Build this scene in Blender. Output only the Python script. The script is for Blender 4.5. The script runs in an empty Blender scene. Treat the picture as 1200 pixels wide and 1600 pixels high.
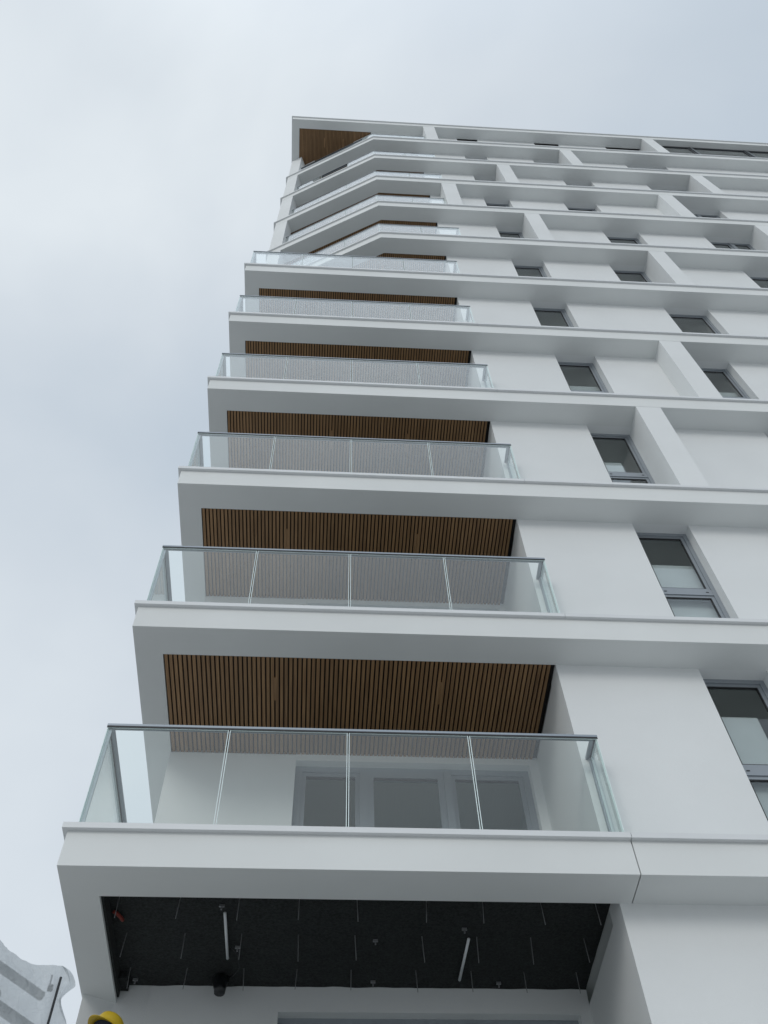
import bpy, math, random
from mathutils import Vector, Matrix, noise
random.seed(7)
S = bpy.context.scene
COL = S.collection

# ------------------------------------------------------------------ camera
CAM = Vector((2.1362, -6.4413, -5.3506))
YAW, PITCH, ROLL, FPX = 0.0979983, 1.0120, -0.0474477, 1484.69
cd = bpy.data.cameras.new("camera")
cam = bpy.data.objects.new("camera", cd); COL.objects.link(cam)
fw = Vector((math.sin(YAW)*math.cos(PITCH), math.cos(YAW)*math.cos(PITCH), math.sin(PITCH)))
rt = Vector((math.cos(YAW), -math.sin(YAW), 0)); up = rt.cross(fw)
r2 = math.cos(ROLL)*rt + math.sin(ROLL)*up; u2 = -math.sin(ROLL)*rt + math.cos(ROLL)*up
M = Matrix((r2, u2, -fw)).transposed().to_4x4(); M.translation = CAM
cam.matrix_world = M
cd.sensor_fit = 'VERTICAL'; cd.sensor_height = 24.0; cd.lens = 24.0*FPX/1600
cd.clip_start = 0.05; cd.clip_end = 3000
S.camera = cam

# ------------------------------------------------------------------ sky, sun, exposure
SUN_EL, SUN_AZ = math.radians(24), math.radians(206)      # sun off to the left, veiled by cloud
wd = bpy.data.worlds.new("World"); S.world = wd; wd.use_nodes = True
nt = wd.node_tree; N = nt.nodes; L = nt.links
for n in list(N): N.remove(n)
out = N.new('ShaderNodeOutputWorld'); bg = N.new('ShaderNodeBackground')
sky = N.new('ShaderNodeTexSky'); sky.sky_type = 'NISHITA'; sky.sun_disc = False
sky.sun_elevation = SUN_EL; sky.sun_rotation = SUN_AZ
tc = N.new('ShaderNodeTexCoord')
n1 = N.new('ShaderNodeTexNoise'); n1.inputs['Scale'].default_value = 2.1; n1.inputs['Detail'].default_value = 5
n1.inputs['Roughness'].default_value = 0.48; n1.inputs['Distortion'].default_value = 0.25
mp = N.new('ShaderNodeMapping'); mp.inputs['Location'].default_value = (0.35, 0.9, 0.2)
L.new(tc.outputs['Generated'], mp.inputs['Vector']); L.new(mp.outputs['Vector'], n1.inputs['Vector'])
# broad brightness of the overcast: lighter towards the west (left), greyer to the east
dp = N.new('ShaderNodeVectorMath'); dp.operation = 'DOT_PRODUCT'; dp.inputs[1].default_value = (-0.80, -0.25, 0.0)
L.new(tc.outputs['Generated'], dp.inputs[0])
ad = N.new('ShaderNodeMath'); ad.operation = 'MULTIPLY_ADD'; ad.inputs[1].default_value = 0.42
L.new(dp.outputs['Value'], ad.inputs[0]); L.new(n1.outputs['Fac'], ad.inputs[2])
# one thin bright break in the cloud, its outline broken up by the same noise
br = N.new('ShaderNodeVectorMath'); br.operation = 'DOT_PRODUCT'; br.inputs[1].default_value = (-0.191, 0.17, 0.967)
L.new(tc.outputs['Generated'], br.inputs[0])
bm = N.new('ShaderNodeMapRange'); bm.interpolation_type = 'SMOOTHSTEP'
bm.inputs[1].default_value = 0.955; bm.inputs[2].default_value = 1.0; bm.inputs[3].default_value = 0.0; bm.inputs[4].default_value = 0.36
L.new(br.outputs['Value'], bm.inputs[0])
bn = N.new('ShaderNodeMath'); bn.operation = 'MULTIPLY'; L.new(bm.outputs[0], bn.inputs[0]); L.new(n1.outputs['Fac'], bn.inputs[1])
ba = N.new('ShaderNodeMath'); ba.operation = 'ADD'; L.new(ad.outputs[0], ba.inputs[0]); L.new(bn.outputs[0], ba.inputs[1])
cr = N.new('ShaderNodeValToRGB'); e = cr.color_ramp.elements
e[0].position = 0.22; e[0].color = (4.35, 5.05, 5.8, 1)
e[1].position = 0.86; e[1].color = (6.95, 7.45, 7.8, 1)
m_ = cr.color_ramp.elements.new(0.55); m_.color = (5.6, 6.15, 6.7, 1)
L.new(ba.outputs[0], cr.inputs['Fac'])
mx = N.new('ShaderNodeMix'); mx.data_type = 'RGBA'; mx.inputs[0].default_value = 0.93
L.new(sky.outputs['Color'], mx.inputs[6]); L.new(cr.outputs['Color'], mx.inputs[7])
# overcast luminance: dim near the horizon, with a glow added high behind the camera to whiten the upper glass
def wm(op, a, b=None, c=None, clamp=False):
    n = N.new('ShaderNodeMath'); n.operation = op; n.use_clamp = clamp
    for i, v in enumerate((a, b, c)):
        if v is None: continue
        if isinstance(v, (int, float)): n.inputs[i].default_value = v
        else: L.new(v, n.inputs[i])
    return n.outputs[0]
sx = N.new('ShaderNodeSeparateXYZ'); L.new(tc.outputs['Generated'], sx.inputs[0])
hor = N.new('ShaderNodeMapRange'); hor.interpolation_type = 'SMOOTHSTEP'
hor.inputs[1].default_value = -0.05; hor.inputs[2].default_value = 0.35; hor.inputs[3].default_value = 0.65; hor.inputs[4].default_value = 1.0
L.new(sx.outputs['Z'], hor.inputs[0])
d2 = N.new('ShaderNodeVectorMath'); d2.operation = 'DOT_PRODUCT'; d2.inputs[1].default_value = (0.0, -0.45, 0.893)
L.new(tc.outputs['Generated'], d2.inputs[0])
glow = N.new('ShaderNodeMapRange'); glow.interpolation_type = 'SMOOTHSTEP'
glow.inputs[1].default_value = 0.80; glow.inputs[2].default_value = 1.0; glow.inputs[3].default_value = 1.0; glow.inputs[4].default_value = 1.5
L.new(d2.outputs['Value'], glow.inputs[0])
lum = wm('MULTIPLY', hor.outputs[0], glow.outputs[0])
vs = N.new('ShaderNodeVectorMath'); vs.operation = 'SCALE'
L.new(mx.outputs[2], vs.inputs[0]); L.new(lum, vs.inputs['Scale'])
L.new(vs.outputs[0], bg.inputs['Color']); bg.inputs['Strength'].default_value = 0.10
L.new(bg.outputs[0], out.inputs[0])
sd = bpy.data.lights.new("sun", 'SUN'); sd.energy = 0.58; sd.angle = math.radians(20); sd.color = (1, 0.97, 0.92)
so = bpy.data.objects.new("sun", sd); COL.objects.link(so)
sv = Vector((math.sin(SUN_AZ)*math.cos(SUN_EL), math.cos(SUN_AZ)*math.cos(SUN_EL), math.sin(SUN_EL)))
so.rotation_euler = sv.to_track_quat('Z', 'Y').to_euler()
S.view_settings.view_transform = 'Standard'; S.view_settings.look = 'None'
S.view_settings.gamma = 1; S.view_settings.exposure = 0.26
S.render.engine = 'CYCLES'
S.cycles.transparent_max_bounces = 32; S.cycles.max_bounces = 12; S.cycles.diffuse_bounces = 6

# ------------------------------------------------------------------ materials
def mat(name, col, rough=0.6, metal=0.0, nscale=None, namt=0.06, bump=0.0, bscale=200, spec=0.5, stretch=(1, 1, 1)):
    m = bpy.data.materials.new(name); m.use_nodes = True
    t = m.node_tree; b = t.nodes['Principled BSDF']
    b.inputs['Base Color'].default_value = (*col, 1); b.inputs['Roughness'].default_value = rough
    b.inputs['Metallic'].default_value = metal; b.inputs['Specular IOR Level'].default_value = spec
    tcn = t.nodes.new('ShaderNodeTexCoord'); mpn = t.nodes.new('ShaderNodeMapping')
    mpn.inputs['Scale'].default_value = stretch
    t.links.new(tcn.outputs['Object'], mpn.inputs['Vector'])
    if nscale:
        nz = t.nodes.new('ShaderNodeTexNoise'); nz.inputs['Scale'].default_value = nscale; nz.inputs['Detail'].default_value = 6
        t.links.new(mpn.outputs['Vector'], nz.inputs['Vector'])
        rp = t.nodes.new('ShaderNodeValToRGB')
        rp.color_ramp.elements[0].position = 0.3; rp.color_ramp.elements[1].position = 0.7
        rp.color_ramp.elements[0].color = (*[c*(1-namt) for c in col], 1)
        rp.color_ramp.elements[1].color = (*[min(1, c*(1+namt)) for c in col], 1)
        t.links.new(nz.outputs['Fac'], rp.inputs['Fac']); t.links.new(rp.outputs['Color'], b.inputs['Base Color'])
    if bump:
        nb = t.nodes.new('ShaderNodeTexNoise'); nb.inputs['Scale'].default_value = bscale; nb.inputs['Detail'].default_value = 4
        t.links.new(mpn.outputs['Vector'], nb.inputs['Vector'])
        bp = t.nodes.new('ShaderNodeBump'); bp.inputs['Strength'].default_value = bump; bp.inputs['Distance'].default_value = 0.01
        t.links.new(nb.outputs['Fac'], bp.inputs['Height']); t.links.new(bp.outputs['Normal'], b.inputs['Normal'])
    return m

def glass_mat(name, tint, refl=1.0, expo=5.0):
    m = bpy.data.materials.new(name); m.use_nodes = True
    t = m.node_tree; t.nodes.clear()
    o = t.nodes.new('ShaderNodeOutputMaterial'); mixs = t.nodes.new('ShaderNodeMixShader')
    tr = t.nodes.new('ShaderNodeBsdfTransparent'); tr.inputs[0].default_value = (*tint, 1)
    gl = t.nodes.new('ShaderNodeBsdfGlossy'); gl.inputs['Roughness'].default_value = 0.0
    gl.inputs[0].default_value = (refl, refl, refl, 1)
    g = t.nodes.new('ShaderNodeNewGeometry'); d = t.nodes.new('ShaderNodeVectorMath'); d.operation = 'DOT_PRODUCT'
    t.links.new(g.outputs['Normal'], d.inputs[0]); t.links.new(g.outputs['Incoming'], d.inputs[1])
    def mth(op, a, b=None):
        n = t.nodes.new('ShaderNodeMath'); n.operation = op
        for i, v in enumerate((a, b)):
            if v is None: continue
            if isinstance(v, (int, float)): n.inputs[i].default_value = v
            else: t.links.new(v, n.inputs[i])
        return n.outputs[0]
    c = mth('ABSOLUTE', d.outputs['Value']); q = mth('POWER', mth('SUBTRACT', 1.0, c), expo)
    f = mth('ADD', mth('MULTIPLY', q, 0.957), 0.043)
    t.links.new(f, mixs.inputs[0]); t.links.new(tr.outputs[0], mixs.inputs[1]); t.links.new(gl.outputs[0], mixs.inputs[2])
    t.links.new(mixs.outputs[0], o.inputs[0])
    return m

MT = {}
MT['render'] = mat('white_render', (0.73, 0.752, 0.755), 0.85, nscale=0.6, namt=0.04, bump=0.25, bscale=160)
MT['trim'] = mat('white_trim', (0.68, 0.70, 0.71), 0.45, nscale=1.5, namt=0.02)
MT['soffit'] = mat('white_soffit', (0.70, 0.722, 0.717), 0.8, nscale=0.6, namt=0.045, bump=0.1, bscale=120)
MT['alu'] = mat('grey_aluminium', (0.29, 0.32, 0.35), 0.4, metal=0.2)
MT['anthracite'] = mat('anthracite_frame', (0.06, 0.068, 0.075), 0.4)
MT['rail'] = mat('rail_aluminium', (0.30, 0.335, 0.37), 0.35, metal=0.5)
MT['dark'] = mat('dark_gasket', (0.02, 0.021, 0.023), 0.6)
MT['joint'] = mat('joint_sealant', (0.08, 0.085, 0.09), 0.7)
MT['black'] = mat('black_backing', (0.012, 0.011, 0.011), 0.9)
MT['insul'] = mat('black_insulation', (0.017, 0.020, 0.020), 0.95, nscale=45, namt=0.6, bump=0.6, bscale=90)
MT['room'] = mat('room_plaster', (0.58, 0.61, 0.59), 0.9)
MT['blind'] = mat('white_blind', (0.72, 0.74, 0.76), 0.7, nscale=3, namt=0.05)
MT['glass'] = glass_mat('clear_glass', (0.95, 0.975, 0.965), 1.0, 3.8)
MT['pane'] = glass_mat('window_glass', (0.86, 0.89, 0.885), 1.0, 3.9)
MT['screed'] = mat('grey_screed', (0.13, 0.13, 0.13), 0.9, nscale=4, namt=0.2)
MT['edge'] = mat('glass_edge', (0.72, 0.82, 0.82), 0.25)  # pale colour stands in for light carried to the polished edges
MT['steel'] = mat('galvanised_steel', (0.36, 0.37, 0.38), 0.45, metal=0.6)
MT['conduit'] = mat('white_conduit', (0.75, 0.78, 0.80), 0.4)
MT['pipe'] = mat('black_pipe', (0.012, 0.014, 0.016), 0.35)
MT['red'] = mat('red_plastic', (0.20, 0.025, 0.015), 0.6)
MT['ground'] = mat('concrete_paving', (0.46, 0.45, 0.44), 0.9, nscale=0.6, namt=0.15, bump=0.2, bscale=30)
MT['yellow'] = mat('yellow_helmet', (0.52, 0.36, 0.02), 0.4)
MT['skin'] = mat('skin', (0.42, 0.26, 0.19), 0.6)
MT['cloth'] = mat('dark_workwear', (0.025, 0.03, 0.045), 0.9, nscale=60, namt=0.2)
MT['hair'] = mat('dark_hair', (0.015, 0.012, 0.01), 0.7)

def wood_mat():
    m = bpy.data.materials.new('oak_slat'); m.use_nodes = True
    t = m.node_tree; b = t.nodes['Principled BSDF']; b.inputs['Roughness'].default_value = 0.55
    tcn = t.nodes.new('ShaderNodeTexCoord')
    mpn = t.nodes.new('ShaderNodeMapping'); mpn.inputs['Scale'].default_value = (60, 2.2, 60)
    t.links.new(tcn.outputs['Object'], mpn.inputs['Vector'])
    nz = t.nodes.new('ShaderNodeTexNoise'); nz.inputs['Scale'].default_value = 1.0; nz.inputs['Detail'].default_value = 8
    t.links.new(mpn.outputs['Vector'], nz.inputs['Vector'])
    r = t.nodes.new('ShaderNodeValToRGB')
    r.color_ramp.elements[0].position = 0.25; r.color_ramp.elements[0].color = (0.175, 0.095, 0.041, 1)
    r.color_ramp.elements[1].position = 0.75; r.color_ramp.elements[1].color = (0.325, 0.192, 0.090, 1)
    # tone differs from slat to slat
    g = t.nodes.new('ShaderNodeNewGeometry')
    t.links.new(nz.outputs['Fac'], r.inputs['Fac'])
    hs = t.nodes.new('ShaderNodeHueSaturation')
    ma = t.nodes.new('ShaderNodeMath'); ma.operation = 'MULTIPLY_ADD'; ma.inputs[1].default_value = 0.22; ma.inputs[2].default_value = 0.95
    t.links.new(g.outputs['Random Per Island'], ma.inputs[0]); t.links.new(ma.outputs[0], hs.inputs['Value'])
    t.links.new(r.outputs['Color'], hs.inputs['Color']); t.links.new(hs.outputs['Color'], b.inputs['Base Color'])
    return m
MT['wood'] = wood_mat()

def sheet_mat():
    m = bpy.data.materials.new('translucent_sheeting'); m.use_nodes = True
    t = m.node_tree; t.nodes.clear()
    o = t.nodes.new('ShaderNodeOutputMaterial')
    tr = t.nodes.new('ShaderNodeBsdfTransparent'); tr.inputs[0].default_value = (0.9, 0.93, 0.95, 1)
    tl = t.nodes.new('ShaderNodeBsdfTranslucent'); tl.inputs[0].default_value = (0.74, 0.77, 0.78, 1)
    df = t.nodes.new('ShaderNodeBsdfDiffuse'); df.inputs[0].default_value = (0.62, 0.65, 0.66, 1)
    gl = t.nodes.new('ShaderNodeBsdfGlossy'); gl.inputs['Roughness'].default_value = 0.25
    def mix(f, a, b):
        n = t.nodes.new('ShaderNodeMixShader'); n.inputs[0].default_value = f
        t.links.new(a.outputs[0], n.inputs[1]); t.links.new(b.outputs[0], n.inputs[2]); return n
    a = mix(0.45, df, tl); b = mix(0.06, a, gl); c = mix(0.30, b, tr)
    tcn = t.nodes.new('ShaderNodeTexCoord'); nz = t.nodes.new('ShaderNodeTexNoise')
    nz.inputs['Scale'].default_value = 16; nz.inputs['Detail'].default_value = 7; nz.inputs['Distortion'].default_value = 1.2
    t.links.new(tcn.outputs['Object'], nz.inputs['Vector'])
    bp = t.nodes.new('ShaderNodeBump'); bp.inputs['Strength'].default_value = 0.8; bp.inputs['Distance'].default_value = 0.03
    t.links.new(nz.outputs['Fac'], bp.inputs['Height'])
    for n in (tl, df, gl): t.links.new(bp.outputs['Normal'], n.inputs['Normal'])
    t.links.new(c.outputs[0], o.inputs[0])
    return m
MT['sheet'] = sheet_mat()

# ------------------------------------------------------------------ helpers
class MB:
    def __init__(s): s.v = []; s.f = []; s.m = []
    def box(s, x0, x1, y0, y1, z0, z1, mi=0):
        s.prism([(x0, y0), (x1, y0), (x1, y1), (x0, y1)], z0, z1, mi)
    def prism(s, poly, z0, z1, mi=0, edge=None):
        n = len(poly); b = len(s.v)
        s.v += [(x, y, z0) for x, y in poly] + [(x, y, z1) for x, y in poly]
        s.f.append(tuple(b+i for i in reversed(range(n)))); s.m.append(mi)
        s.f.append(tuple(b+n+i for i in range(n))); s.m.append(mi)
        for i in range(n):
            j = (i+1) % n
            s.f.append((b+i, b+j, b+n+j, b+n+i)); s.m.append(mi if edge is None else edge[i])
    def tube(s, p0, p1, r, n=10, mi=0, cap=True):
        p0 = Vector(p0); p1 = Vector(p1); d = (p1-p0).normalized()
        a = d.orthogonal().normalized(); c = d.cross(a); b = len(s.v)
        for p in (p0, p1):
            for i in range(n):
                t = 2*math.pi*i/n; s.v.append(tuple(p + r*(math.cos(t)*a+math.sin(t)*c)))
        for i in range(n):
            j = (i+1) % n; s.f.append((b+i, b+j, b+n+j, b+n+i)); s.m.append(mi)
        if cap:
            s.f.append(tuple(b+i for i in reversed(range(n)))); s.m.append(mi)
            s.f.append(tuple(b+n+i for i in range(n))); s.m.append(mi)
    def build(s, name, mats, parent=None, smooth=False, bevel=0):
        me = bpy.data.meshes.new(name); me.from_pydata(s.v, [], s.f)
        if not isinstance(mats, (list, tuple)): mats = [mats]
        for m in mats: me.materials.append(m)
        me.polygons.foreach_set('material_index', s.m)
        if smooth: me.polygons.foreach_set('use_smooth', [True]*len(me.polygons))
        me.update()
        o = bpy.data.objects.new(name, me); COL.objects.link(o)
        if parent: o.parent = parent
        if bevel:
            bv = o.modifiers.new('bevel', 'BEVEL'); bv.width = bevel; bv.segments = 2; bv.limit_method = 'ANGLE'
        return o
def tag(o, label=None, cat=None, kind=None, group=None):
    if label: o['label'] = label
    if cat: o['category'] = cat
    if kind: o['kind'] = kind
    if group: o['group'] = group
    return o
def empty(name, loc=(0, 0, 0)):
    o = bpy.data.objects.new(name, None); COL.objects.link(o); o.location = loc; o.empty_display_size = 0.3
    return o

# ------------------------------------------------------------------ ground
GZ = -7.0
g = MB(); g.v = [(-600, -600, GZ), (600, -600, GZ), (600, 600, GZ), (-600, 600, GZ)]; g.f = [(0, 1, 2, 3)]; g.m = [0]
tag(g.build('ground', MT['ground']), kind='structure')

# ------------------------------------------------------------------ the tower
T = empty('apartment_tower', (0, 0, 0))
tag(T, 'tall white apartment block with stacked glass balconies and timber slatted undersides', 'apartment building')
X1 = 24.0; YB = 12.0
DROP = 0.392; OV = 0.042; YW = 0.42; XS = 0.337; XR = 4.635; YBK = 1.90
def LZ(k): return 33.03 if k == 12 else (k-1)*3.0
VX, VY = 3.02, OV; SL = 0.5115
def yc(x, off=0.0): return VY + off + (VX - x)*SL if x < VX else VY + off
FINW = 0.02

def edge_strip(mb, path, w_in, z0, z1, mi=0):
    """strip of width w_in behind an open plan path (interior on +y side)"""
    pts = [Vector(p) for p in path]; inn = []
    for i, p in enumerate(pts):
        ns = []
        if i > 0: d = (pts[i]-pts[i-1]).normalized(); ns.append(Vector((-d.y, d.x)))
        if i < len(pts)-1: d = (pts[i+1]-pts[i]).normalized(); ns.append(Vector((-d.y, d.x)))
        n = sum(ns, Vector((0, 0))).normalized(); k = w_in/n.dot(ns[0])
        inn.append(p+n*k)
    for i in range(len(pts)-1):
        mb.prism([tuple(pts[i]), tuple(pts[i+1]), tuple(inn[i+1]), tuple(inn[i])], z0, z1, mi)
    return inn

def full_slab(k):
    z = LZ(k)
    f = MB(); zt = z-0.055
    if k == 1:
        f.box(OV, 4.735, OV, YW, z-DROP, zt); f.box(4.745, X1, OV, YW, z-DROP, zt)
        f.box(4.736, 4.744, OV+0.02, YW, z-DROP+0.015, zt-0.01, 1)
    else:
        f.box(OV, X1, OV, YW, z-DROP, zt)
    f.box(OV, XS, YW, YB, z-DROP, zt)
    f.box(XS, X1, YW, YB, z-0.22, zt)
    o = f.build('floor_slab', [MT['soffit'], MT['joint']], T)
    c = MB()
    if k == 1:
        c.box(0, 4.737, 0, YW-0.003, zt, z); c.box(4.743, X1, 0, YW-0.003, zt, z)
    else:
        for a, b in ((0, 4.737), (4.741, 10.2), (10.203, 16.1), (16.103, X1)): c.box(a, b, 0, YW-0.003, zt, z)
    c.box(0, 0.36, YW-0.003, YB, zt, z)
    c.build('coping', MT['trim'], o)
    return o
def chamfer_slab(k):
    z = LZ(k); zt = z-0.055
    f = MB(); xw = OV; d = math.hypot(1, SL)
    path = [(xw, yc(xw)), (VX, VY), (X1, VY)]
    inn = edge_strip(f, path, YW-OV, z-DROP, zt)
    f.prism([(xw, yc(xw)), tuple(inn[0]), (inn[0].x, YB), (xw, YB)], z-DROP, zt)
    f.prism([tuple(inn[0]), tuple(inn[1]), (X1, YW), (X1, YB), (inn[0].x, YB)], z-0.22, zt)
    o = f.build('floor_slab', MT['soffit'], T)
    c = MB(); vx = VX-0.01
    p0 = (-0.03, yc(-0.03)-OV*1.1)
    inn = edge_strip(c, [p0, (vx, 0.0), (X1, 0.0)], YW-0.004, zt, z)
    c.prism([p0, tuple(inn[0]), (inn[0].x, YB), (-0.03, YB)], zt, z)
    c.build('coping', MT['trim'], o)
    return o
for k in range(0, 7): full_slab(k)
for k in range(7, 12): chamfer_slab(k)
# roof: full plan again, oversailing the chamfer
z = LZ(12); f = MB(); zt = z-0.055
f.box(OV, X1, OV, YW-0.06, z-DROP, zt); f.box(OV, 0.30, YW-0.06, YB, z-DROP, zt)
f.box(0.30, 2.99, YW-0.06, YB, z-0.24, zt); f.box(2.99, X1, YW-0.06, YB, z-DROP, zt)
ro = f.build('roof_slab', MT['soffit'], T)
c = MB(); c.box(0, X1, 0, 0.6, zt, z); c.box(0, 0.6, 0.6, YB, zt, z); c.build('coping', MT['trim'], ro)

# timber slats under the balconies
def slats(k, front, x0, x1, yback, zs, seed):
    rnd = random.Random(seed)
    w = MB(); pitch = 0.05; n = int((x1-x0-0.012)/pitch)
    s0 = x0+0.012
    for i in range(n):
        a = s0+i*pitch; b = a+0.033
        z0 = zs+0.004+rnd.uniform(0, 0.002)
        ya, yb_ = front(a)+0.007, front(b)+0.007
        w.prism([(a, ya), (b, yb_), (b, yback), (a, yback)], z0, z0+0.03)
    # access covers: two slats joined without a gap
    for t in (rnd.uniform(0.25, 0.4), rnd.uniform(0.6, 0.75)):
        i = int(n*t); a = s0+i*pitch+0.034; y0 = front(a)+0.3
        w.box(a, a+0.016, y0, y0+0.34, zs+0.007, zs+0.03)
    o = w.build('slatted_ceiling', MT['wood'], T)
    b = MB()
    pl = [(x0, front(x0)+0.0015), (x1, front(x1)+0.0015), (x1, yback), (x0, yback)]
    if x0 < VX < x1 and front(x0) > front(x1)+0.1: pl.insert(1, (VX+0.1, front(VX+0.1)+0.0015))
    b.prism(pl, zs+0.034, zs+0.05)
    b.build('black_backing', MT['black'], o)
for k in range(2, 7):
    slats(k, lambda x: YW, XS+0.001, XR, YBK, LZ(k)-DROP, k)
slats(0, lambda x: YW, XS+0.001, XR, YBK, LZ(0)-DROP, 50)
for k in range(7, 12):
    slats(k, lambda x: max(YW, yc(x, 0.372)), 0.40, XR, 2.60, LZ(k)-DROP, k)
slats(12, lambda x: YW-0.06, 0.301, 2.989, 2.2, LZ(12)-DROP, 12)

# storeys: (openings, fins)
ST = {
 -1: ([(6.23, 7.02), (9.2, 10.16), (12.0, 13.4)], []),
 0: ([(6.23, 7.02), (9.2, 10.16), (12.0, 13.42)], []),
 1: ([(6.24, 7.02), (9.2, 10.16), (12.0, 13.4)], []),
 2: ([(6.24, 7.03), (9.2, 10.16), (12.0, 13.4)], []),
 3: ([(6.23, 6.98), (9.22, 10.16)], [(6.98, 7.39)]),
 4: ([(6.23, 7.01), (8.60, 9.64), (12.0, 13.4)], [(8.19, 8.60)]),
 5: ([(6.23, 7.02), (9.19, 10.18)], []),
 6: ([(6.23, 7.02), (8.66, 9.57), (12.03, 13.42)], [(9.57, 9.97)]),
 7: ([(6.23, 6.96), (9.17, 10.17), (12.0, 13.32)], [(6.96, 7.36), (13.32, 13.73)]),
 8: ([(6.24, 7.01), (8.65, 9.63), (11.89, 13.42)], [(4.94, 5.36), (11.47, 11.89)]),
 9: ([(6.24, 6.97), (9.2, 10.13), (11.97, 13.35)], [(6.97, 7.38), (13.35, 13.75)]),
 10: ([(6.25, 7.03), (8.66, 9.58), (11.99, 13.45)], [(9.58, 9.98)]),
 11: ([(6.25, 7.03), (9.2, 10.15), (11.95, 13.31), (13.73, 19.6)], [(4.94, 5.36), (13.31, 13.73)]),
}
for k in range(-1, 11): ST[k][0].extend([(17.9, 18.7), (21.0, 21.95)])
ST[11][0].append((21.0, 21.95))

BLIND = {1: (2.15, 0.0, 0.78), 2: (2.02, 0.0, 1.0), 3: (1.86, 0.0, 0.62), 4: (1.80, 0.0, 1.0), 5: (1.3, 0, 1), 0: (1.5, 0, 1)}
def window(x0, x1, z0, z1, k, i):
    f = MB(); ya, yb = 0.565, 0.64; fr = 0.055
    fr = 0.14 if k == 11 and x1-x0 < 3 else fr; dy = -0.31 if x1-x0 > 3 else (0.09 if k == 11 else 0.0); ya += dy; yb += dy
    rel = lambda r: z0+r
    mull = []
    wdt = x1-x0
    if wdt > 3: mull = [15.2-0.03, 17.35-0.03, 18.4-0.03]
    elif wdt > 1.2: mull = [x0+wdt*0.58-0.05]
    # outer frame
    f.box(x0, x0+fr, ya, yb, z0, z1); f.box(x1-fr, x1, ya, yb, z0, z1)
    f.box(x0+fr, x1-fr, ya, yb, z1-fr, z1); f.box(x0+fr, x1-fr, ya, yb, z0, z0+fr)
    for m in mull: f.box(m, m+0.10, ya-0.02, yb, z0+fr, z1-fr)
    cells = []; xs = [x0+fr]+[v for m in mull for v in (m, m+0.10)]+[x1-fr]
    for a, b in zip(xs[0::2], xs[1::2]): cells.append((a, b))
    zt0, zt1 = rel(1.20), rel(1.31)
    panes = []
    for a, b in cells:
        if wdt < 3: f.box(a, b, ya+0.004, yb, zt0, zt1)
        # sash set back inside the frame
        sw = 0.042
        spans = [(z0+fr, zt0), (zt1, z1-fr)] if wdt < 3 else [(z0+fr, z1-fr)]
        for za, zb in spans:
            y2, y3 = ya+0.018, yb-0.004
            f.box(a, a+sw, y2, y3, za, zb); f.box(b-sw, b, y2, y3, za, zb)
            f.box(a+sw, b-sw, y2, y3, zb-sw, zb); f.box(a+sw, b-sw, y2, y3, za, za+sw)
            panes.append((a+sw, b-sw, za+sw, zb-sw))
        if wdt < 3:
            for xx in (a+0.05, b-0.085): f.box(xx, xx+0.035, ya-0.001, ya+0.003, zt0+0.05, zt0+0.062, 1)
    for a, b, za, zb in panes:     # dark glazing gasket
        g_ = 0.012
        f.box(a, a+g_, ya+0.022, ya+0.05, za, zb, 1); f.box(b-g_, b, ya+0.022, ya+0.05, za, zb, 1)
        f.box(a+g_, b-g_, ya+0.022, ya+0.05, zb-g_, zb, 1); f.box(a+g_, b-g_, ya+0.022, ya+0.05, za, za+g_, 1)
    o = f.build('window', [MT['anthracite'] if wdt > 3 else MT['alu'], MT['dark']], T)
    for a, b, za, zb in panes:
        p = MB(); p.box(a+0.002, b-0.002, ya+0.03, ya+0.036, za+0.002, zb-0.002); p.build('pane', MT['pane'], o)
    if k in BLIND and wdt < 1.3:
        top, f0, f1 = BLIND[k]
        b = MB(); b.box(x0+fr+wdt*f0, x0+fr+(wdt-2*fr)*f1, 0.70, 0.712, z0+0.02, rel(top)); b.build('blind', MT['blind'], o)

def storey(k):
    zb = GZ if k == -1 else LZ(k)-0.055
    zc = LZ(k+1)-DROP; zt = LZ(k+1)-0.22
    wins, fins = ST[k]
    x_start = XR if k >= 0 else 0.06
    # wall strips between openings and fins
    occ = sorted([(a, b) for a, b in wins]+[(a, b) for a, b in fins if a > 5.5])
    w = MB(); x = x_start; y1 = 0.72
    pier_back = YBK if k <= 5 else 2.6
    xb = XR+0.3
    if k >= 0: w.box(XR, xb, YW, pier_back+0.3, zb, zc)
    x = xb if k >= 0 else x_start
    for a, b in occ:
        if a > x+0.005: w.box(x, a, YW, y1, zb, zc)
        x = max(x, b)
    w.box(x, X1, YW, y1, zb, zc)
    w.box(XR if k >= 0 else x_start, X1, YW+0.0, y1, zc, zt if k < 11 else zc+0.001)
    if k == -1:
        pass
    w.box(X1-0.3, X1, y1, YB, zb, zt); 
    w.box(0.6, X1-0.3, YB-0.3, YB, zb, zt)
    w.build('facade_wall', MT['render'], T)
    for a, b in fins:
        fm = MB(); fm.box(a, b, OV+0.003, 0.72 if a > 5.5 else YW, zb+0.055-0.001, zc)
        fm.build('wall_fin', MT['render'], T)
    for i, (a, b) in enumerate(wins):
        window(a+0.001, b-0.001, (LZ(k) if k >= 0 else GZ+1.0), zc-0.0015, k, i)
    if k == -1:
        for a, b in wins:
            s = MB(); s.box(a, b, YW, y1, GZ, GZ+0.998); s.build('window_apron', MT['render'], T)
for k in range(-1, 12): storey(k)

# dark rooms behind the facade
r = MB(); r.box(0.62, X1-0.3, 4.6, 4.7, GZ, LZ(12)-DROP)
for k in range(0, 12):
    for xx in (7.9, 11.2, 14.6, 20.0): r.box(xx, xx+0.12, 0.722, 4.6, LZ(k)-0.05, LZ(k+1)-DROP)
r.build('inner_wall', MT['room'], T)

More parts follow.
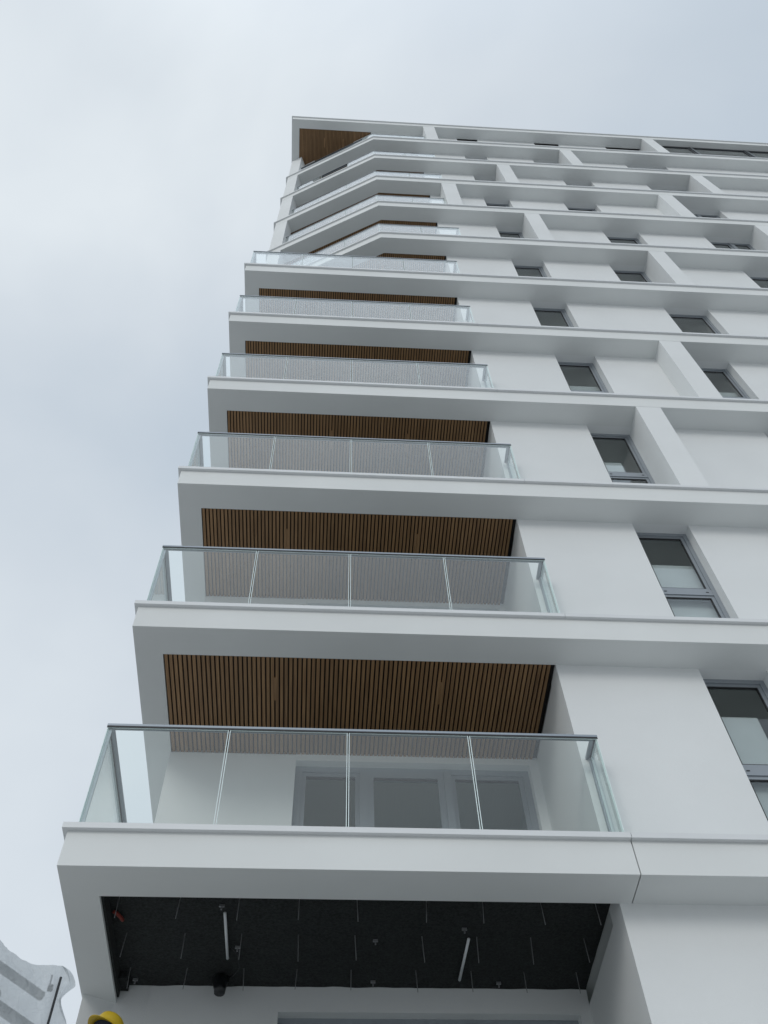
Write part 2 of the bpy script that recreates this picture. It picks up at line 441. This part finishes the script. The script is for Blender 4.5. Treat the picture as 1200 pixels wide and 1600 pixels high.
# side walls and balcony back walls with sliding doors
def sliding_door(x0, x1, y, z0, h, parent):
    f = MB(); ya, yb = y, y+0.09
    f.box(x0, x0+0.075, ya, yb, z0, z0+h); f.box(x1-0.075, x1, ya, yb, z0, z0+h)
    f.box(x0+0.075, x1-0.075, ya, yb, z0+h-0.075, z0+h); f.box(x0+0.075, x1-0.075, ya, yb, z0, z0+0.06)
    d = (x1-x0)
    mA, mB = x0+d*0.272, x0+d*0.63
    f.box(mA, mA+0.09, ya-0.012, yb, z0+0.06, z0+h-0.075); f.box(mB, mB+0.085, ya-0.03, yb, z0+0.06, z0+h-0.055)
    cells = [(x0+0.075, mA), (mA+0.09, mB), (mB+0.085, x1-0.075)]
    pan = []
    for i, (a, b) in enumerate(cells):
        sw = 0.05 if i != 1 else 0.07; ys = ya+0.02 if i != 1 else ya-0.004
        zt, zb = z0+h-0.075, z0+0.06
        f.box(a, a+sw, ys, yb-0.01, zb, zt); f.box(b-sw, b, ys, yb-0.01, zb, zt)
        f.box(a+sw, b-sw, ys, yb-0.01, zt-sw, zt); f.box(a+sw, b-sw, ys, yb-0.01, zb, zb+sw)
        pan.append((a+sw, b-sw, zb+sw, zt-sw))
        f.box(a+sw, b-sw, ys+0.012, ys+0.03, zt-sw-0.02, zt-sw, 1)
    o = f.build('sliding_door', [MT['alu'], MT['dark']], parent)
    for a, b, za, zb in pan:
        p = MB(); p.box(a+0.001, b-0.001, ya+0.04, ya+0.046, za+0.001, zb-0.001); p.build('pane', MT['pane'], o)
for k in range(0, 6):
    z = LZ(k)-0.055; zt = LZ(k+1)-0.22; w = MB()
    a, b = 1.79, 4.53
    if k == 0:
        w.prism([(OV+0.02, 1.79), (XS-0.02, 1.93), (0.62, 1.93), (0.62, YB), (OV+0.02, YB)], z, LZ(1)-DROP)
        w.box(0.62, a, YBK, YBK+0.3, z, zt); w.box(XS+0.001, 0.619, 1.934, 2.2, LZ(1)-DROP-0.003, zt)
    else:
        w.box(XS-0.01, a, YBK, YBK+0.3, z, LZ(k+1)-DROP); w.box(XS-0.01, XS+0.29, YBK+0.3, YB, z, LZ(k+1)-DROP)
        w.box(XS+0.03, a, YBK+0.02, YBK+0.3, LZ(k+1)-DROP, zt)
    w.box(b, XR, YBK, YBK+0.3, z, zt)
    w.box(a, b, YBK, YBK+0.3, LZ(k)+2.52, zt)
    o = w.build('balcony_wall', MT['render'], T)
    sliding_door(a+0.001, b-0.001, YBK+0.10, z+0.01, 2.564, o)
for k in range(6, 12):
    z = LZ(k)-0.055; zt = LZ(k+1)-(0.22 if k < 11 else DROP); w = MB()
    a, b = 1.79, 4.53
    if k < 11:
        w.box(0.41, a, 2.6, 2.9, z, zt); w.box(b, XR, 2.6, 2.9, z, zt); w.box(a, b, 2.6, 2.9, LZ(k)+2.5, zt)
        o = w.build('balcony_wall', MT['render'], T)
        sliding_door(a+0.001, b-0.001, 2.7, z+0.01, 2.544, o)
    else:
        P = lambda x, o=0.36: (x, yc(x, o))
        zz = LZ(12)-DROP
        w.prism([P(0.3), P(0.9), (0.9, P(0.9)[1]+0.3), (0.3, P(0.3)[1]+0.3)], z, zz)
        w.prism([P(2.35), P(2.98), (2.98, P(2.98)[1]+0.3), (2.35, P(2.35)[1]+0.3)], z, zz)
        w.box(2.98, XR, YW+0.32, YW+0.6, z, zz)
        o = w.build('balcony_wall', MT['render'], T)
        f = MB()
        f.prism([P(0.9, .45), P(2.35, .45), P(2.35, .52), P(0.9, .52)], zz-0.07, zz); f.prism([P(1.6, .45), P(1.68, .45), P(1.68, .52), P(1.6, .52)], z, zz-0.07)
        wo = f.build('window', MT['alu'], o)
        for aa, bb in ((0.9, 1.6), (1.68, 2.35)):
            p = MB(); p.prism([P(aa, .48), P(bb, .48), P(bb, .487), P(aa, .487)], z, zz-0.07); p.build('pane', MT['pane'], wo)
# chamfer end fins and the gable
for k in range(6, 12):
    z = LZ(k)-0.001; zt = LZ(k+1)-DROP
    w = MB()
    w.prism([(OV, yc(OV)+0.003), (0.40, yc(0.40)+0.003), (0.52, yc(0.40)+0.28), (0.40, 2.9), (OV, 2.9)], z, zt)
    w.box(OV, 0.40, 2.9, YB, z-0.05, zt)
    w.build('end_pier', MT['render'], T)
w = MB(); w.box(0.06, 0.36, 0.72, YB, GZ, LZ(0)-DROP); w.build('gable_wall', MT['render'], T)

# ------------------------------------------------------------------ balcony railings
def panel(p0, p1, z0, z1, parent, th=0.014, ends=True):
    a = Vector(p0); b = Vector(p1); d = (b-a).normalized(); n = Vector((-d.y, d.x))*th
    m = MB(); m.prism([tuple(a), tuple(b), tuple(b+n), tuple(a+n)], z0, z1, 0, [0, 1, 0, 1])
    m.m[0] = 1; m.m[1] = 1
    if ends:      # polished ends of the laminated pane, edge-piped light put in as pale colour
        e0 = d*0.006; k = n.normalized()*0.001
        m.prism([tuple(a-k-d*.001), tuple(a+e0-k), tuple(a+e0+n+k), tuple(a+n+k-d*.001)], z0, z1-0.001, 1)
        m.prism([tuple(b-e0-k), tuple(b-k+d*.001), tuple(b+n+k+d*.001), tuple(b-e0+n+k)], z0, z1-0.001, 1)
    return m.build('glass_panel', [MT['glass'], MT['edge']], parent)
def rail_seg(mb, pts, w0, w1, z0, z1):
    """rail along plan path, from offset w0 (outer) to w1 (inner)"""
    P = [Vector(p) for p in pts]
    def off(w):
        res = []
        for i, p in enumerate(P):
            ns = []
            if i > 0: d = (P[i]-P[i-1]).normalized(); ns.append(Vector((-d.y, d.x)))
            if i < len(P)-1: d = (P[i+1]-P[i]).normalized(); ns.append(Vector((-d.y, d.x)))
            n = sum(ns, Vector((0, 0))).normalized(); res.append(p+n*(w/n.dot(ns[0])))
        return res
    o, i_ = off(w0), off(w1)
    for j in range(len(P)-1):
        mb.prism([tuple(o[j]), tuple(o[j+1]), tuple(i_[j+1]), tuple(i_[j])], z0, z1)
GY = 0.115; GYC = 0.163
def railing(k, xr):
    z = LZ(k); zr = z+1.215
    m = MB()
    if k <= 6:
        gx = 0.085
        path = [(gx, YBK if k < 6 else 1.45), (gx, GY), (xr, GY), (xr, YW-0.002)]
    else:
        xa = 0.43
        path = [(xa, yc(xa)+(GYC-OV)*1.123), (VX-0.02, GYC), (xr, GYC)]
        if xr > 4.95: path.append((xr, YW-0.002))
    rail_seg(m, path, -0.006, 0.056, zr, zr+0.026)
    # dark glazing channel under the cap
    m2 = MB(); rail_seg(m2, path, -0.005, 0.020, zr-0.019, zr-0.0005)
    if xr < 4.9: m.box(xr-0.03, xr+0.02, YW-0.045, YW-0.002, z+0.002, zr-0.013)
    if k <= 6: m.box(gx+0.016, gx+0.045, GY+0.018, GY+0.03, z-0.05, zr-0.013)
    b0 = z-0.04
    o = m.build('balcony_railing', MT['rail'], T)
    ch = m2.build('glazing_channel', MT['dark'], o)
    zt = zr-0.0195
    gap = 0.007
    if k <= 6:
        xs = [gx]+[1.22, 2.34, 3.49]+[xr]
        for i in range(4):
            panel((xs[i]+(gap if i else 0.0), GY), (xs[i+1]-(gap if i < 3 else 0.0), GY), b0, zt, o)
        panel((gx, path[0][1]-0.02), (gx, GY+0.016), b0, zt, o)
        panel((xr, GY+0.016), (xr, YW-0.05), b0, zt, o)
    else:
        A = Vector(path[0]); B = Vector(path[1]); d = (B-A)
        cut = [0, 0.335, 0.668, 1.0]
        for i in range(3):
            if k == 10 and i == 1: continue
            if k == 11 and i < 2: continue
            p = A+d*cut[i]+d.normalized()*gap; q = A+d*cut[i+1]-d.normalized()*(gap if i < 2 else 0.003)
            if k == 11: p = A+d*0.87
            panel(tuple(p), tuple(q), b0, zt, o)
        C = Vector(path[2]); mid = B.lerp(C, 0.52)
        panel((B.x+0.004, GYC), (mid.x-gap, GYC), b0, zt, o); panel((mid.x+gap, GYC), (C.x, GYC), b0, zt, o)
        if xr > 4.95: panel((xr, GYC+0.016), (xr, YW-0.01), b0, zt, o)
    return o
for k in range(0, 7): railing(k, 4.735)
for k in (7, 9, 10): railing(k, 5.065)
for k in (8, 11): railing(k, 4.935)

for k in range(0, 12):
    m = MB(); z_ = LZ(k)-0.055
    if k <= 6: m.box(0.37, XR-0.001, YW+0.001, YBK-0.001 if k < 6 else 2.59, z_+0.004, z_+0.012)
    elif k < 11: m.prism([(0.45, yc(0.45, .43)), (VX+.1, YW+0.001), (XR-0.001, YW+0.001), (XR-0.001, 2.59), (0.45, 2.59)], z_+0.004, z_+0.012)
    if m.v: m.build('balcony_floor', MT['screed'], T)

# ------------------------------------------------------------------ unfinished ceiling under the lowest balcony
def wavy_ceiling():
    nx, ny = 60, 24; m = MB(); x0, x1, y0, y1 = XS+0.001, XR-0.001, YW+0.001, YBK-0.001
    for j in range(ny+1):
        for i in range(nx+1):
            x = x0+(x1-x0)*i/nx; y = y0+(y1-y0)*j/ny
            zz = -0.236+0.006*noise.noise((x*6, y*6, 0))
            if j == ny: zz = -0.245+0.010*noise.noise((x*5, 1.0, 3))
            m.v.append((x, y, zz))
    for j in range(ny):
        for i in range(nx):
            a = j*(nx+1)+i; m.f.append((a, a+nx+1, a+nx+2, a+1)); m.m.append(0)
    # turned-down edges
    m.box(x0, x0+0.02, y0, y1, -0.36, -0.221); m.box(x0+0.02, x1, y0, y0+0.015, -0.37, -0.221)
    m.box(x0+0.02, x0+0.09, 1.70, y1, -0.30, -0.24)
    return m.build('unfinished_ceiling', MT['insul'], T)
UC = wavy_ceiling()
UC['label'] = 'bare black ceiling still waiting for its timber slats'
rx = [0.46, 0.96, 1.46, 1.95, 2.44, 3.03, 3.52, 4.01, 4.49]
rr = random.Random(3)
for y, ln in ((0.61, 0.22), (1.13, 0.24), (1.64, 0.20)):
    for x in rx:
        m = MB(); x_ = x+rr.uniform(-.01, .01)
        m.tube((x_, y, -0.232), (x_+rr.uniform(-.012, .012), y+rr.uniform(-.012, .012), -0.225-ln-rr.uniform(0, .02)), 0.0035, 6)
        m.build('hanger_rod', MT['steel'], UC)
m = MB(); m.tube((1.325, 0.80, -0.262), (1.33, 1.44, -0.268), 0.0125, 10); m.build('conduit', MT['conduit'], UC, True)
m = MB(); m.tube((3.45, 1.12, -0.262), (3.43, 1.74, -0.262), 0.0125, 10); m.build('conduit', MT['conduit'], UC, True)
for (x, y) in ((2.63, 1.18), (3.40, 1.0), (1.30, 0.72), (3.80, 1.80), (2.64, 1.80), (0.49, 1.80), (1.42, 1.30)):
    m = MB(); m.box(x-.022, x+.022, y-.007, y+.007, -0.262, -0.24); m.box(x-.006, x+.006, y-.005, y+.005, -0.29, -0.262); m.build('ceiling_clip', MT['steel'], UC)
def swept(name, pts, r, material, parent, n=12):
    m = MB(); P = [Vector(p) for p in pts]
    rings = []
    for i, p in enumerate(P):
        d = (P[min(i+1, len(P)-1)]-P[max(i-1, 0)]).normalized(); a = d.cross(Vector((0.3, 0.2, 0.93))).normalized(); c = d.cross(a)
        rad = r[i] if isinstance(r, (list, tuple)) else r
        rings.append(len(m.v))
        for j in range(n):
            t = 2*math.pi*j/n; m.v.append(tuple(p+rad*(math.cos(t)*a+math.sin(t)*c)))
    for i in range(len(P)-1):
        for j in range(n):
            k = (j+1) % n; m.f.append((rings[i]+j, rings[i]+k, rings[i+1]+k, rings[i+1]+j)); m.m.append(0)
    m.f.append(tuple(rings[0]+j for j in reversed(range(n)))); m.m.append(0)
    m.f.append(tuple(rings[-1]+j for j in range(n))); m.m.append(0)
    return m.build(name, material, parent, True)
swept('drain_pipe', [(1.26, 1.80, -0.23), (1.26, 1.74, -0.30), (1.27, 1.67, -0.38), (1.275, 1.64, -0.43), (1.275, 1.635, -0.47)],
      [0.075, 0.07, 0.06, 0.052, 0.048], MT['pipe'], UC)
swept('cable_sleeve', [(0.385, 0.80, -0.262), (0.42, 0.83, -0.266), (0.445, 0.87, -0.27), (0.455, 0.92, -0.262)], 0.016, MT['red'], UC, 8)
swept('cable', [(1.36, 1.30, -0.25), (1.42, 1.36, -0.28), (1.44, 1.48, -0.33), (1.38, 1.60, -0.33), (1.33, 1.72, -0.27)], 0.005, MT['pipe'], UC, 6)

# ------------------------------------------------------------------ scaffold frame and plastic sheeting
PX, PY = 0.88, -2.0
D = Vector((-0.56329, -0.82626, 0)); NR = Vector((0.82626, -0.56329, 0))       # along the frame; NR towards the camera side
def fp(s, z, n=0.0): return Vector((PX, PY, 0)) + D*s + NR*n + Vector((0, 0, z))
SC = empty('scaffold_frame', (PX, PY, GZ))
tag(SC, 'grey tube scaffold frame standing behind the draped plastic sheet', 'scaffold')
def sc_part(name, a, b, r, mtl):
    m = MB(); o0 = Vector((PX, PY, GZ)); m.tube(a-o0, b-o0, r, 14); return m.build(name, mtl, SC, True)
sc_part('upright', fp(0, GZ, .015), fp(0, -2.60, .015), 0.006, MT['pipe'])
sc_part('pin', fp(0.015, -2.64, -.03), fp(0.018, -2.583, -.03), 0.004, MT['pipe'])
sc_part('collar', fp(0.008, -2.655, -.03), fp(0.008, -2.63, -.03), 0.013, MT['pipe'])
sc_part('upright', fp(2.0, GZ), fp(2.0, -2.3), 0.024, MT['steel'])
bk = NR*-0.9
sc_part('upright', fp(0, GZ)+bk, fp(0, -2.62)+bk, 0.024, MT['steel'])
sc_part('upright', fp(2.0, GZ)+bk, fp(2.0, -2.62)+bk, 0.024, MT['steel'])
sc_part('top_rail', fp(0.0, -2.662, -.085), fp(2.05, -2.662, -.085), 0.022, MT['steel'])
sc_part('guard_rail', fp(0.0, -2.826, -.085), fp(2.05, -2.812, -.085), 0.026, MT['steel'])
sc_part('coupler', fp(0.255, -2.800, -.09), fp(0.42, -2.795, -.09), 0.040, MT['steel'])
for zz in (-4.6, -6.4):
    sc_part('ledger', fp(-0.05, zz), fp(2.05, zz), 0.024, MT['steel']); sc_part('ledger', fp(-0.05, zz)+bk, fp(2.05, zz)+bk, 0.024, MT['steel'])
    sc_part('transom', fp(0, zz+.06), fp(0, zz+.06)+bk, 0.024, MT['steel']); sc_part('transom', fp(2, zz+.06), fp(2, zz+.06)+bk, 0.024, MT['steel'])
for s in (0, 2.0):
    for q in (Vector((0, 0, 0)), bk):
        a = fp(s, GZ)+q; m = MB(); m.box(a.x-PX-.07, a.x-PX+.07, a.y-PY-.07, a.y-PY+.07, 0.0, 0.012); m.build('base_plate', MT['steel'], SC)

def sheet():
    """plastic film thrown over the top rail: hangs down the camera side of the frame,
       bunches at the corner upright, and turns back behind it"""
    m = MB()
    prof = [(0.0, -2.534), (0.066, -2.560), (0.145, -2.592), (0.226, -2.610), (0.317, -2.604), (0.406, -2.594), (0.6, -2.56), (0.9, -2.50), (1.4, -2.45), (2.06, -2.46)]
    rim = [(-2.534, 0.0), (-2.5345, -0.022), (-2.540, -0.055), (-2.551, -0.080), (-2.566, -0.100), (-2.583, -0.113), (-2.598, -0.104), (-2.613, -0.091), (-2.640, -0.072), (-2.674, -0.054), (-2.712, -0.074), (-2.759, -0.138), (-2.85, -0.20), (-3.1, -0.24), (-3.5, -0.20), (-4.0, -0.16)]
    def lerp(tab, x):
        for (a, za), (b, zb) in zip(tab, tab[1:]):
            if min(a, b) <= x <= max(a, b): return za+(zb-za)*(x-a)/(b-a) if a != b else za
        return tab[-1][1]
    nv = 64; O = Vector((PX, PY, GZ))
    zrow = [-2.534-1.45*(j/nv)**1.9 for j in range(nv+1)]
    def bulge(s, z, zt):
        far = min(1.0, abs(s)/0.08)
        fold = 0.012*math.sin(s*38+1.0*math.sin(z*6))*math.exp(-abs(s)*4)
        nz = 0.020*noise.noise((s*7, z*7, 1.7))+0.014*abs(noise.noise((s*16+z*5, z*13-s*6, 4.1)))+0.006*abs(noise.noise((s*38, z*34+s*9, 2.1)))
        bow = -0.030*math.exp(-((z-zt)/0.10)**2)
        return (fold+nz)*(0.35+0.65*far)+bow*far
    us = [0.0]
    while us[-1] < 2.04: us.append(us[-1]+0.010)
    for s in us:
        zt = lerp(prof, s)
        for j in range(nv+1):
            z = zt+(zrow[j]+2.534)*(zt+3.984)/1.45
            m.v.append(tuple(fp(s, z, bulge(s, z, zt))-O))
    for i in range(len(us)-1):
        for j in range(nv):
            a = i*(nv+1)+j; m.f.append((a, a+1, a+nv+2, a+nv+1)); m.m.append(0)
    # loose end of the film past the corner upright, bunched in pleats
    b = len(m.v); nu = 14
    for i in range(nu+1):
        q = i/nu
        for j in range(nv+1):
            z = zrow[j]; e_ = lerp(rim, z); s = e_*q
            ple = 0.016*math.sin(q*11+z*9)*min(1, abs(e_)/0.05)*q
            m.v.append(tuple(fp(s, z, bulge(0.0, z, -2.534)*(1-q)+ple)-O))
    for i in range(nu):
        for j in range(nv):
            a = b+i*(nv+1)+j; m.f.append((a, a+nv+1, a+nv+2, a+1)); m.m.append(0)
    o = m.build('plastic_sheet', MT['sheet'], None, True); o.location = (PX, PY, GZ)
    return tag(o, 'crumpled translucent white plastic sheet draped over the scaffold frame', 'plastic sheet')
sheet()

# ------------------------------------------------------------------ worker on the balcony below
def worker(loc, rz):
    P = empty('person', loc); P.rotation_euler = (0, 0, rz)
    tag(P, 'worker in a yellow hard hat standing on the balcony under the black ceiling', 'person')
    J = {'pelvis': (0, 0, .95, .135), 'waist': (0, 0, 1.08, .13), 'chest': (0, .0, 1.28, .15), 'coll': (0, 0, 1.42, .10), 'neck': (0, -.005, 1.49, .055), 'skull0': (0, -.015, 1.555, .062), 'skull1': (0, -.015, 1.64, .082), 'skull2': (0, -.005, 1.70, .065)}
    E = [('pelvis', 'waist'), ('waist', 'chest'), ('chest', 'coll'), ('coll', 'neck'), ('neck', 'skull0'), ('skull0', 'skull1'), ('skull1', 'skull2')]
    for sg, nm in ((-1, 'a'), (1, 'b')):
        J.update({'sh'+nm: (.175*sg, 0, 1.41, .065), 'el'+nm: (.225*sg, .03, 1.13, .046), 'wr'+nm: (.22*sg, -.06, .89, .031), 'pa'+nm: (.217*sg, -.085, .83, .03),
                  'hi'+nm: (.09*sg, 0, .90, .105), 'kn'+nm: (.10*sg, -.015, .50, .065), 'an'+nm: (.105*sg, .02, .10, .045), 'to'+nm: (.115*sg, -.13, .045, .04)})
        E += [('coll', 'sh'+nm), ('sh'+nm, 'el'+nm), ('el'+nm, 'wr'+nm), ('wr'+nm, 'pa'+nm), ('pelvis', 'hi'+nm), ('hi'+nm, 'kn'+nm), ('kn'+nm, 'an'+nm), ('an'+nm, 'to'+nm)]
        for i in range(4):
            bx = (.217+(i-1.5)*.0005)*sg; y = -.085+(i-1.5)*.017
            l = (.034, .038, .036, .028)[i]
            J['f%d%s' % (i, nm)] = (bx, y-.006, .775, .009); J['g%d%s' % (i, nm)] = (bx-.010*sg, y-.004, .775-l, .0085); J['h%d%s' % (i, nm)] = (bx-.024*sg, y, .775-l*1.7, .0075)
            E += [('pa'+nm, 'f%d%s' % (i, nm)), ('f%d%s' % (i, nm), 'g%d%s' % (i, nm)), ('g%d%s' % (i, nm), 'h%d%s' % (i, nm))]
        J['t0'+nm] = (.20*sg, -.12, .83, .011); J['t1'+nm] = (.188*sg, -.135, .79, .009); E += [('pa'+nm, 't0'+nm), ('t0'+nm, 't1'+nm)]
    names = list(J); idx = {n: i for i, n in enumerate(names)}
    me = bpy.data.meshes.new('body'); me.from_pydata([J[n][:3] for n in names], [(idx[a], idx[b]) for a, b in E], [])
    me.materials.append(MT['skin'])
    o = bpy.data.objects.new('body', me); COL.objects.link(o); o.parent = P
    o.modifiers.new('skin', 'SKIN'); sv_ = me.skin_vertices[0].data
    for n in names: sv_[idx[n]].radius = (J[n][3],)*2
    sv_[idx['pelvis']].use_root = True
    sb = o.modifiers.new('subd', 'SUBSURF'); sb.levels = 2; sb.render_levels = 2
    def limb(name, segs, material):
        m = MB()
        for ring in segs:
            b = len(m.v); n = 16
            for (x, y, z, rx_, ry_) in ring:
                for j in range(n):
                    t = 2*math.pi*j/n; m.v.append((x+rx_*math.cos(t), y+ry_*math.sin(t), z))
            for i in range(len(ring)-1):
                for j in range(n):
                    k = (j+1) % n; m.f.append((b+i*n+j, b+i*n+k, b+(i+1)*n+k, b+(i+1)*n+j)); m.m.append(0)
        q = m.build(name, material, P, True); sm = q.modifiers.new('subd', 'SUBSURF'); sm.levels = 1; sm.render_levels = 2; return q
    limb('jacket', [[(0, 0, .86, .19, .155), (0, 0, 1.05, .185, .15), (0, 0, 1.25, .205, .155), (0, 0, 1.38, .185, .14), (0, 0, 1.46, .10, .10), (0, 0, 1.50, .075, .08)]] +
         [[(.15*s, 0, 1.42, .085, .09), (.185*s, .0, 1.36, .078, .085), (.23*s, .03, 1.13, .062, .062), (.222*s, -.045, .92, .048, .048)] for s in (-1, 1)], MT['cloth'])
    limb('trousers', [[(.09*s, 0, .95, .125, .13), (.10*s, -.015, .52, .088, .092), (.105*s, .02, .10, .075, .08)] for s in (-1, 1)] + [[(0, 0, .98, .185, .15), (0, 0, .86, .19, .15)]], MT['cloth'])
    # face
    m = MB()
    def blob(c, rx_, ry_, rz_, nn=10, mm=7, zmin=-1.0):
        b = len(m.v)
        for i in range(mm+1):
            ph = -math.pi/2+math.pi*i/mm
            for j in range(nn):
                t = 2*math.pi*j/nn; m.v.append((c[0]+rx_*math.cos(ph)*math.cos(t), c[1]+ry_*math.cos(ph)*math.sin(t), c[2]+rz_*math.sin(ph)))
        for i in range(mm):
            for j in range(nn):
                k = (j+1) % nn; m.f.append((b+i*nn+j, b+i*nn+k, b+(i+1)*nn+k, b+(i+1)*nn+j)); m.m.append(0)
    blob((0, -.098, 1.592), .013, .018, .026); blob((.082, -.005, 1.60), .012, .02, .03); blob((-.082, -.005, 1.60), .012, .02, .03); blob((0, -.08, 1.545), .026, .012, .007)
    m.build('face', MT['skin'], P, True)
    m = MB(); blob((.032, -.083, 1.615), .012, .010, .009); blob((-.032, -.083, 1.615), .012, .010, .009); m.build('eyes', MT['hair'], P, True)
    m = MB(); blob((0, .012, 1.655), .092, .10, .085); m.build('hair', MT['hair'], P, True)
    # hard hat: ribbed dome, brim with a front peak, dark harness inside
    h = MB(); n = 40; prof = [(1.0, 0.0), (0.985, .03), (0.95, .06), (0.87, .09), (0.72, .118), (0.5, .138), (0.25, .149), (0.06, .152)]
    cz = 1.675; 
    for q, z in prof:
        for j in range(n):
            t = 2*math.pi*j/n; rib = 0.004*max(0, math.cos(t*2))**8 if False else 0
            x = .108*q*math.cos(t); y = .132*q*math.sin(t)
            zr_ = z+(0.007*math.exp(-(x/.018)**2) if q < .98 else 0)
            h.v.append((x, y, cz+zr_))
    for i in range(len(prof)-1):
        for j in range(n):
            k = (j+1) % n; h.f.append((i*n+j, i*n+k, (i+1)*n+k, (i+1)*n+j)); h.m.append(0)
    h.f.append(tuple((len(prof)-1)*n+j for j in range(n))); h.m.append(0)
    b = len(h.v)
    for j in range(n):
        t = 2*math.pi*j/n; peak = .05*max(0, -math.sin(t))**1.5
        h.v.append(((.122)*math.cos(t), (.145+peak)*math.sin(t), cz-.008-peak*.25))
    for j in range(n):
        k = (j+1) % n; h.f.append((j, b+j, b+k, k)); h.m.append(0)
    hh = h.build('hard_hat', MT['yellow'], P, True); sol = hh.modifiers.new('solid', 'SOLIDIFY'); sol.thickness = 0.004
    i_ = MB()
    for j in range(n):
        t = 2*math.pi*j/n; i_.v.append((.101*math.cos(t), .124*math.sin(t), cz+.002)); 
    for j in range(n):
        t = 2*math.pi*j/n; i_.v.append((.088*math.cos(t), .105*math.sin(t), cz-.02))
    for j in range(n):
        k = (j+1) % n; i_.f.append((j, k, n+k, n+j)); i_.m.append(0)
    i_.build('harness', MT['cloth'], hh, True)
    # head tipped back, looking up: the hat's front edge is raised
    Rm = Matrix.Rotation(math.radians(-20), 4, 'X'); pv = Vector((0, 0, 1.66))
    hh.matrix_local = Matrix.Translation(pv) @ Rm @ Matrix.Translation(-pv)
    return P
worker((0.60, 0.60, -3.088), math.radians(-32))
